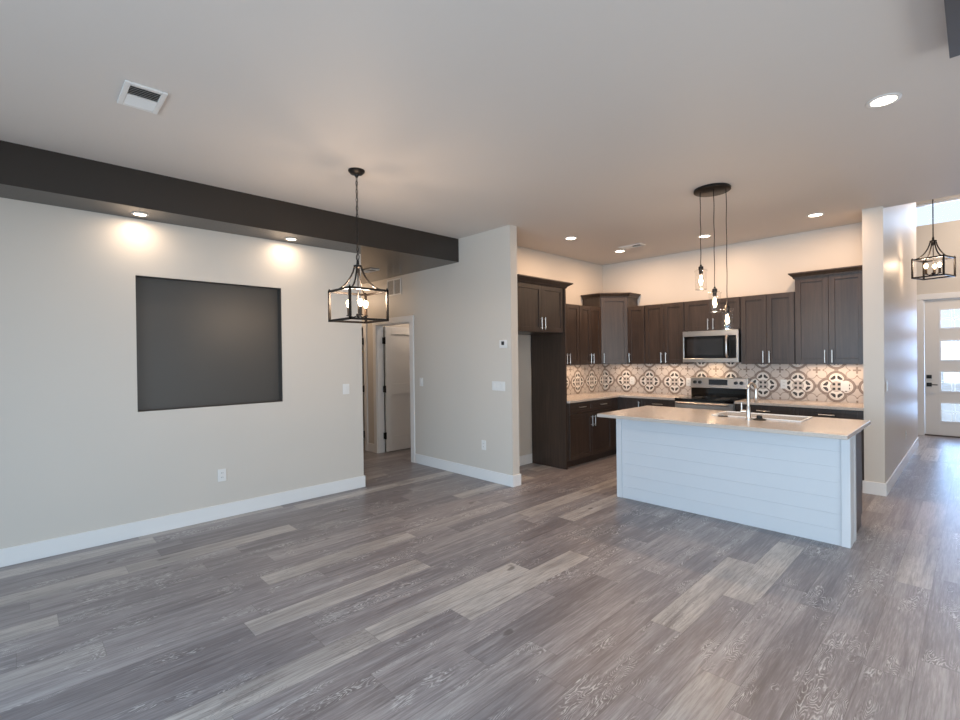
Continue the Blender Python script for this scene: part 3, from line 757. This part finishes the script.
# over-fridge cabinet
FFR = Frame((-3.856, 0, 0), (0, 1, 0), (1, 0, 0))
t = thing('refrigerator_cabinet', 'dark double-door cabinet with crown over the empty refrigerator alcove', 'cabinet', (xK, 4.77, 1.82), 'dark wall cabinets')
b = BM(); box(b, xK+0.001, -3.856, yP2+0.02, 5.253, 1.822, TZT); obj('body', b, 'cab', t)
door(t, FFR, yP2+0.024, 4.798, 1.826, TZT-0.014, 1, 1.935, 0.15); door(t, FFR, 4.798, 5.250, 1.826, TZT-0.014, -1, 1.935, 0.15)
b = BM(); sweep(b, [(-3.836, yP2+0.02), (-3.836, 5.282), (xK+0.002, 5.282)], [(o*1.5, z) for o, z in CROWN], 1)
obj('crown_moulding', b, 'cab', t)
b = BM(); box(b, xK+0.015, -3.815, 5.256, 5.281, 0.0006, TZT-0.013); tag(obj('side_panel', b, 'cab', t), 'tall dark side panel reaching down to the floor')

# base cabinets
CT0, CT1 = 0.884, 0.916
def toe_box(b, x0, x1, y0, y1, axis):
    """Carcass with recessed toe kick on the +x ('x') or -y ('y') side."""
    if axis == 'x': box(b, x0, x1, y0, y1, 0.10, CT0-0.001); box(b, x0, x1-0.06, y0, y1, 0.0006, 0.10)
    else: box(b, x0, x1, y0, y1, 0.10, CT0-0.001); box(b, x0, x1, y0+0.06, y1, 0.0006, 0.10)
FLB = Frame((-3.812, 0, 0), (0, 1, 0), (1, 0, 0)); FBB = Frame((0, 6.592, 0), (1, 0, 0), (0, -1, 0))
t = thing('base_cabinet', 'dark base cabinet with two drawers over two doors on the left kitchen wall', 'cabinet', (xK, 5.85, 0), 'dark base cabinets')
b = BM(); toe_box(b, xK+0.001, -3.812, 5.284, 6.400, 'x'); obj('body', b, 'cab', t)
drawer(t, FLB, 5.310, 5.850, 0.735, 0.875); drawer(t, FLB, 5.850, 6.375, 0.735, 0.875)
door(t, FLB, 5.310, 5.850, 0.110, 0.725, 1, 0.60); door(t, FLB, 5.850, 6.375, 0.110, 0.725, -1, 0.60)
t = thing('corner_base_cabinet', 'dark corner base cabinet left of the range', 'cabinet', (-4.0, 6.9, 0), 'dark base cabinets')
b = BM(); prism(b, [(xK+0.001, yK-0.001), (xK+0.001, 6.402), (-3.812, 6.402), (-3.812, 6.592), (-2.918, 6.592), (-2.918, yK-0.001)], 0.10, CT0-0.001)
prism(b, [(xK+0.001, yK-0.001), (xK+0.001, 6.402), (-3.872, 6.402), (-3.872, 6.652), (-2.918, 6.652), (-2.918, yK-0.001)], 0.0006, 0.10); obj('body', b, 'cab', t)
door(t, FBB, -3.735, -3.420, 0.110, 0.875, 1, 0.76); drawer(t, FBB, -3.415, -2.925, 0.735, 0.875); door(t, FBB, -3.415, -2.925, 0.110, 0.725, -1, 0.60)
t = thing('base_cabinet', 'dark base cabinets with drawers right of the range behind the island', 'cabinet', (-1.5, 6.9, 0), 'dark base cabinets')
b = BM(); toe_box(b, -2.146, xS-0.001, 6.592, yK-0.001, 'y'); obj('body', b, 'cab', t)
for u0, u1 in ((-2.140, -1.505), (-1.505, -0.870)):
    drawer(t, FBB, u0, u1, 0.735, 0.875); um = (u0+u1)/2
    door(t, FBB, u0, um, 0.110, 0.725, 1, 0.60); door(t, FBB, um, u1, 0.110, 0.725, -1, 0.60)
# counters
b = BM(); prism(b, [(xK+0.001, yK-0.001), (xK+0.001, 5.284), (-3.772, 5.284), (-3.772, 6.545), (-2.916, 6.545), (-2.916, yK-0.001)], CT0, CT1)
tag(obj('kitchen_countertop', b, 'quartz', None, bevel=0.003), 'pale L-shaped quartz countertop left of the range', 'countertop')
b = BM(); box(b, -2.148, xS-0.001, 6.545, yK-0.001, CT0, CT1)
tag(obj('kitchen_countertop', b, 'quartz', None, bevel=0.003), 'pale straight quartz countertop right of the range', 'countertop')
# tiled backsplash
b = BM(); box(b, xK+0.009, xS-0.001, yK-0.008, yK-0.0005, CT1+0.001, UZ0-0.001); box(b, -2.90, -2.17, yK-0.008, yK-0.0005, UZ0-0.001, 1.40)
struct('wall_backsplash_rear', b, 'tile_back', 'patterned cement tile backsplash on the rear kitchen wall')
b = BM(); box(b, xK+0.0005, xK+0.008, 5.284, yK-0.009, CT1+0.001, UZ0-0.001); struct('wall_backsplash_side', b, 'tile_left', 'patterned cement tile backsplash on the left kitchen wall')
# under-cabinet lamps
def strip(x, y, sx, sy, w, name='under_cabinet_lamp'):
    area(name, (x, y, UZ0-0.012), (x, y, 0), sx, sy, w, (1.0, 0.74, 0.52))
strip(-4.26, 5.95, 0.05, 1.1, 3.2); strip(-3.2, 7.02, 0.55, 0.05, 1.7); strip(-4.0, 6.95, 0.25, 0.05, 1.6); strip(-1.2, 7.02, 0.6, 0.05, 2.6)

# range
t = thing('range', 'stainless freestanding range with black glass cooktop and backguard', 'stove', (-2.53, 6.85, 0))
b = BM(); box(b, -2.910, -2.152, 6.56, yK-0.012, 0.03, 0.900); box(b, -2.89, -2.17, 6.62, yK-0.03, 0.0006, 0.03); obj('body', b, 'steel', t, bevel=0.004)
b = BM(); box(b, -2.913, -2.150, 6.530, yK-0.012, 0.901, 0.919); obj('cooktop', b, 'blackglass', t, bevel=0.004)
b = BM()
for (cx_, cy_, r_) in ((-2.72, 6.70, 0.10), (-2.34, 6.70, 0.08), (-2.72, 6.95, 0.075), (-2.34, 6.95, 0.10)):
    tube(b, [(cx_+r_*math.cos(2*PI*i/32), cy_+r_*math.sin(2*PI*i/32), 0.9193) for i in range(32)], 0.0012, 4, True)
obj('burner_rings', b, 'darkgap', t)
b = BM(); FR = Frame((-2.531, 7.085, 0), (1, 0, 0), (0, -1, 0))
quadbox(b, [FR(u, n, z) for u in (-0.380, 0.380) for n, zz in ((-0.084, 0), (0.0, 1)) for z in (0.920, 1.035)]); bgd = obj('backguard_base', b, 'blackglass', t, bevel=0.003)
b = BM(); quadbox(b, [FR(u, n if z < 1.1 or n < 0 else n-0.012, z) for u in (-0.380, 0.380) for n in (-0.084, 0.022) for z in (1.036, 1.185)]); bgu = obj('backguard', b, 'steel', t, bevel=0.006)
b = BM(); FR.box(b, -0.125, 0.125, 0.019, 0.0235, 1.085, 1.160); obj('display', b, 'display', bgu)
for u in (-0.315, -0.245, 0.235, 0.305):
    b = BM(); p = FR(u, 0.018, 1.118); lathe(b, p, [(0, 0), (0.024, 0), (0.022, -0.026), (0, -0.028)], 18, 'y'); obj('knob', b, 'blackplastic', bgu, smooth=True)
b = BM(); box(b, -2.905, -2.157, 6.522, 6.559, 0.20, 0.878); od = obj('oven_door', b, 'steel', t, bevel=0.004)
b = BM(); box(b, -2.86, -2.20, 6.518, 6.5215, 0.30, 0.72); obj('oven_window', b, 'blackglass', od)
b = BM(); box(b, -2.905, -2.157, 6.524, 6.559, 0.882, 0.899); obj('front_fascia', b, 'blackglass', t)
b = BM(); tube(b, [(-2.86, 6.470, 0.862), (-2.20, 6.470, 0.862)], 0.014, 12)
for xx in (-2.84, -2.22): tube(b, [(xx, 6.520, 0.856), (xx, 6.470, 0.862)], 0.010, 8)
obj('handle', b, 'steel', od, smooth=True)
b = BM(); box(b, -2.905, -2.157, 6.524, 6.559, 0.04, 0.19); obj('drawer', b, 'steel', t, bevel=0.004)

# microwave
t = thing('microwave', 'stainless over-the-range microwave with black glass door', 'microwave', (-2.535, 6.98, 1.402))
b = BM(); box(b, -2.899, -2.170, 6.800, yK-0.001, 1.404, 1.839); obj('body', b, 'blackplastic', t)
FM = Frame((-2.5345, 6.800, 0), (1, 0, 0), (0, -1, 0)); hw = 0.3640
b = BM()
FM.box(b, -hw, hw, 0.0005, 0.022, 1.765, 1.838); FM.box(b, -hw, hw, 0.0005, 0.022, 1.405, 1.462)
FM.box(b, -hw, -hw+0.018, 0.0005, 0.022, 1.462, 1.765); FM.box(b, hw-0.028, hw, 0.0005, 0.022, 1.462, 1.765)
obj('front_frame', b, 'steel', t, bevel=0.003)
b = BM(); FM.box(b, -hw+0.0185, 0.252, 0.0005, 0.020, 1.4625, 1.7645); md = obj('door', b, 'blackglass', t)
b = BM(); FM.box(b, -hw+0.06, 0.170, 0.0202, 0.0215, 1.505, 1.725); tag(obj('door_window', b, simple('smoked_window', srgb(34, 34, 36), 0.12, var=0.15, scale=8, coat=0.5), md), 'dark grey viewing window')
b = BM(); FM.box(b, 0.254, hw-0.0285, 0.0005, 0.019, 1.4625, 1.7645); cp = obj('control_panel', b, 'blackglass', t)
b = BM(); FM.box(b, 0.266, 0.324, 0.0192, 0.0200, 1.700, 1.735); obj('clock', b, 'display', cp)
b = BM(); tube(b, [FM(0.225, 0.020, 1.480), FM(0.225, 0.048, 1.500), FM(0.225, 0.055, 1.56), FM(0.225, 0.055, 1.66), FM(0.225, 0.048, 1.735), FM(0.225, 0.020, 1.755)], 0.016, 12); obj('handle', b, 'steel', md, smooth=True)
area('cooktop_lamp', (-2.6, 7.0, 1.395), (-2.6, 7.0, 0), 0.12, 0.06, 1.6, (1.0, 0.72, 0.45))

# ------------------------------------------------------------------ island
t = thing('kitchen_island', 'white shiplap kitchen island with dark cabinets on its far side', 'kitchen island', (-1.69, 4.95, 0))
ix0, ix1, iy0, iy1 = -2.697, -0.688, 4.617, 4.872
b = BM(); box(b, ix0+0.012, ix1-0.012, iy0+0.0132, iy1, 0.0006, CT0-0.001); obj('core', b, 'shiplap', t)
b = BM(); z = 0.0006; bh = 0.1235
while z < CT0-0.02:
    z1 = min(z+bh-0.003, CT0-0.002); box(b, ix0+0.060, ix1-0.060, iy0+0.0090, iy0+0.013, z, z1); z += bh
obj('shiplap_boards', b, 'shiplap', t)
for x0, x1 in ((ix0, ix0+0.058), (ix1-0.058, ix1)):
    b = BM(); box(b, x0, x1, iy0-0.003, iy0+0.013, 0.0006, CT0-0.002); obj('corner_board', b, 'shiplap', t, bevel=0.002)
for x0, x1 in ((ix0, ix0+0.0115), (ix1-0.0115, ix1)):
    b = BM(); box(b, x0, x1, iy0+0.0135, iy0+0.085, 0.0006, CT0-0.002); box(b, x0+0.003, x1-0.003, iy0+0.085, iy1-0.07, 0.0006, CT0-0.002); box(b, x0, x1, iy1-0.07, iy1, 0.0006, CT0-0.002)
    obj('end_board', b, 'shiplap', t, bevel=0.001)
b = BM()
cy0, cy1 = iy1+0.001, 5.335
box(b, ix0+0.02, ix0+0.04, cy0, cy1, 0.10, CT0-0.002); box(b, ix1-0.045, ix1-0.025, cy0, cy1, 0.10, CT0-0.002)
box(b, ix0+0.04, ix1-0.045, cy0, cy1, 0.10, 0.12); box(b, ix0+0.04, ix1-0.045, cy1-0.02, cy1, 0.12, CT0-0.002); box(b, ix0+0.02, ix1-0.025, cy0, cy1-0.06, 0.0006, 0.10)
tag(obj('cabinet_body', b, 'cab', t), 'dark stained cabinet side of the island')
FI = Frame((0, cy1+0.0005, 0), (-1, 0, 0), (0, 1, 0))
for k in range(4):
    u0 = 0.735+k*0.482; door(t, FI, u0, u0+0.48, 0.11, 0.875, 1 if k % 2 == 0 else -1, 0.74)
# counter with sink cut-out
hx0, hx1, hy0, hy1 = -1.800, -1.080, 4.905, 5.270
cx0, cx1, ky0, ky1 = -2.735, -0.655, 4.300, 5.385
b = BM()
outer = [(cx0, ky0), (cx1, ky0), (cx1, ky1), (cx0, ky1)]; inner = [(hx0, hy0), (hx1, hy0), (hx1, hy1), (hx0, hy1)]
V = {}
for zi, z in enumerate((CT0, CT1)):
    for k in range(4): V['o', k, zi] = b.verts.new((*outer[k], z)); V['i', k, zi] = b.verts.new((*inner[k], z))
for k in range(4):
    j = (k+1) % 4
    b.faces.new((V['o', k, 1], V['o', j, 1], V['i', j, 1], V['i', k, 1])); b.faces.new((V['o', k, 0], V['i', k, 0], V['i', j, 0], V['o', j, 0]))
    b.faces.new((V['o', k, 0], V['o', j, 0], V['o', j, 1], V['o', k, 1])); b.faces.new((V['i', k, 0], V['i', k, 1], V['i', j, 1], V['i', j, 0]))
tag(obj('island_countertop', b, 'quartz', None, bevel=0.003), 'pale quartz island countertop with a sink opening', 'countertop')
# sink
t = thing('sink', 'bright white rimmed sink set into the island countertop', 'sink', (-1.44, 5.09, 0.70))
b = BM(); zz = CT0-0.0015; zb = 0.70; tt = 0.004
ox0, ox1, oy0, oy1 = hx0-0.010, hx1+0.010, hy0-0.010, hy1+0.010
box(b, ox0, ox1, oy0, oy1, zb-tt, zb); box(b, ox0, ox0+tt, oy0, oy1, zb, zz); box(b, ox1-tt, ox1, oy0, oy1, zb, zz); box(b, ox0+tt, ox1-tt, oy0, oy0+tt, zb, zz); box(b, ox0+tt, ox1-tt, oy1-tt, oy1, zb, zz)
obj('basin', b, 'steelsink', t)
b = BM(); rz0, rz1, rw = CT1+0.0006, CT1+0.011, 0.016
box(b, hx0-rw, hx1+rw, hy0-rw, hy0, rz0, rz1); box(b, hx0-rw, hx1+rw, hy1, hy1+rw, rz0, rz1); box(b, hx0-rw, hx0, hy0, hy1, rz0, rz1); box(b, hx1, hx1+rw, hy0, hy1, rz0, rz1)
obj('rim', b, 'steelsink', t, bevel=0.002)
b = BM(); lathe(b, (-1.44, 5.09, zb+0.0005), [(0, 0.001), (0.03, 0.001), (0.055, 0.004), (0.057, 0.0), (0, 0.0)], 24); obj('drain', b, 'steel', t)
# faucet
fx_, fy_ = -1.462, 4.815
t = thing('faucet', 'tall gooseneck nickel faucet on the island countertop', 'faucet', (fx_, fy_, CT1))
b = BM(); lathe(b, (fx_, fy_, CT1+0.0005), [(0, 0), (0.027, 0), (0.027, 0.010), (0.018, 0.016), (0.017, 0.11), (0.013, 0.118), (0, 0.118)], 20); obj('base', b, 'nickel', t, smooth=True)
b = BM(); pts = [(fx_, fy_, CT1+0.11), (fx_, fy_, CT1+0.27)]
for i in range(1, 13):
    a = PI*i/12; pts.append((fx_+0.012*(1-math.cos(a)), fy_+0.068*(1-math.cos(a)), CT1+0.27+0.055*math.sin(a)))
pts.append((pts[-1][0], pts[-1][1], CT1+0.235)); tube(b, pts, 0.0115, 12); obj('spout', b, 'nickel', t, smooth=True)
b = BM(); e_ = pts[-1]; lathe(b, (e_[0], e_[1], e_[2]), [(0, 0.0), (0.013, 0), (0.015, -0.03), (0.015, -0.085), (0.010, -0.092), (0, -0.092)], 16); obj('spray_head', b, 'nickel', t, smooth=True)
b = BM(); tube(b, [(fx_-0.016, fy_-0.006, CT1+0.070), (fx_-0.060, fy_-0.020, CT1+0.070)], 0.014, 12); tube(b, [(fx_-0.052, fy_-0.018, CT1+0.078), (fx_-0.052, fy_-0.018, CT1+0.150)], 0.0065, 10); obj('lever', b, 'nickel', t, smooth=True)
# small things on the island
t = thing('sink_stopper', 'small black stopper lying on the island counter right of the faucet', 'sink stopper', (-1.375, 4.826, CT1))
b = BM(); lathe(b, (-1.375, 4.826, CT1+0.0005), [(0, 0), (0.052, 0), (0.054, 0.006), (0.030, 0.014), (0, 0.014)], 24); obj('flange', b, 'rubber', t, smooth=True)
b = BM(); lathe(b, (-1.375, 4.826, CT1+0.0147), [(0, 0), (0.024, 0), (0.022, 0.024), (0, 0.026)], 20); obj('knob', b, 'rubber', t, smooth=True)
t = thing('counter_fitting', 'tiny dark metal fitting lying left of the faucet on the island counter', 'fitting', (-1.70, 4.855, CT1))
b = BM(); tube(b, [(-1.735, 4.838, CT1+0.007), (-1.660, 4.872, CT1+0.007)], 0.0062, 8); obj('rod', b, 'black', t)
b = BM(); lathe(b, (-1.70, 4.854, CT1+0.0138), [(0, 0), (0.009, 0), (0.009, 0.008), (0, 0.010)], 12); obj('cap', b, 'steel', t)
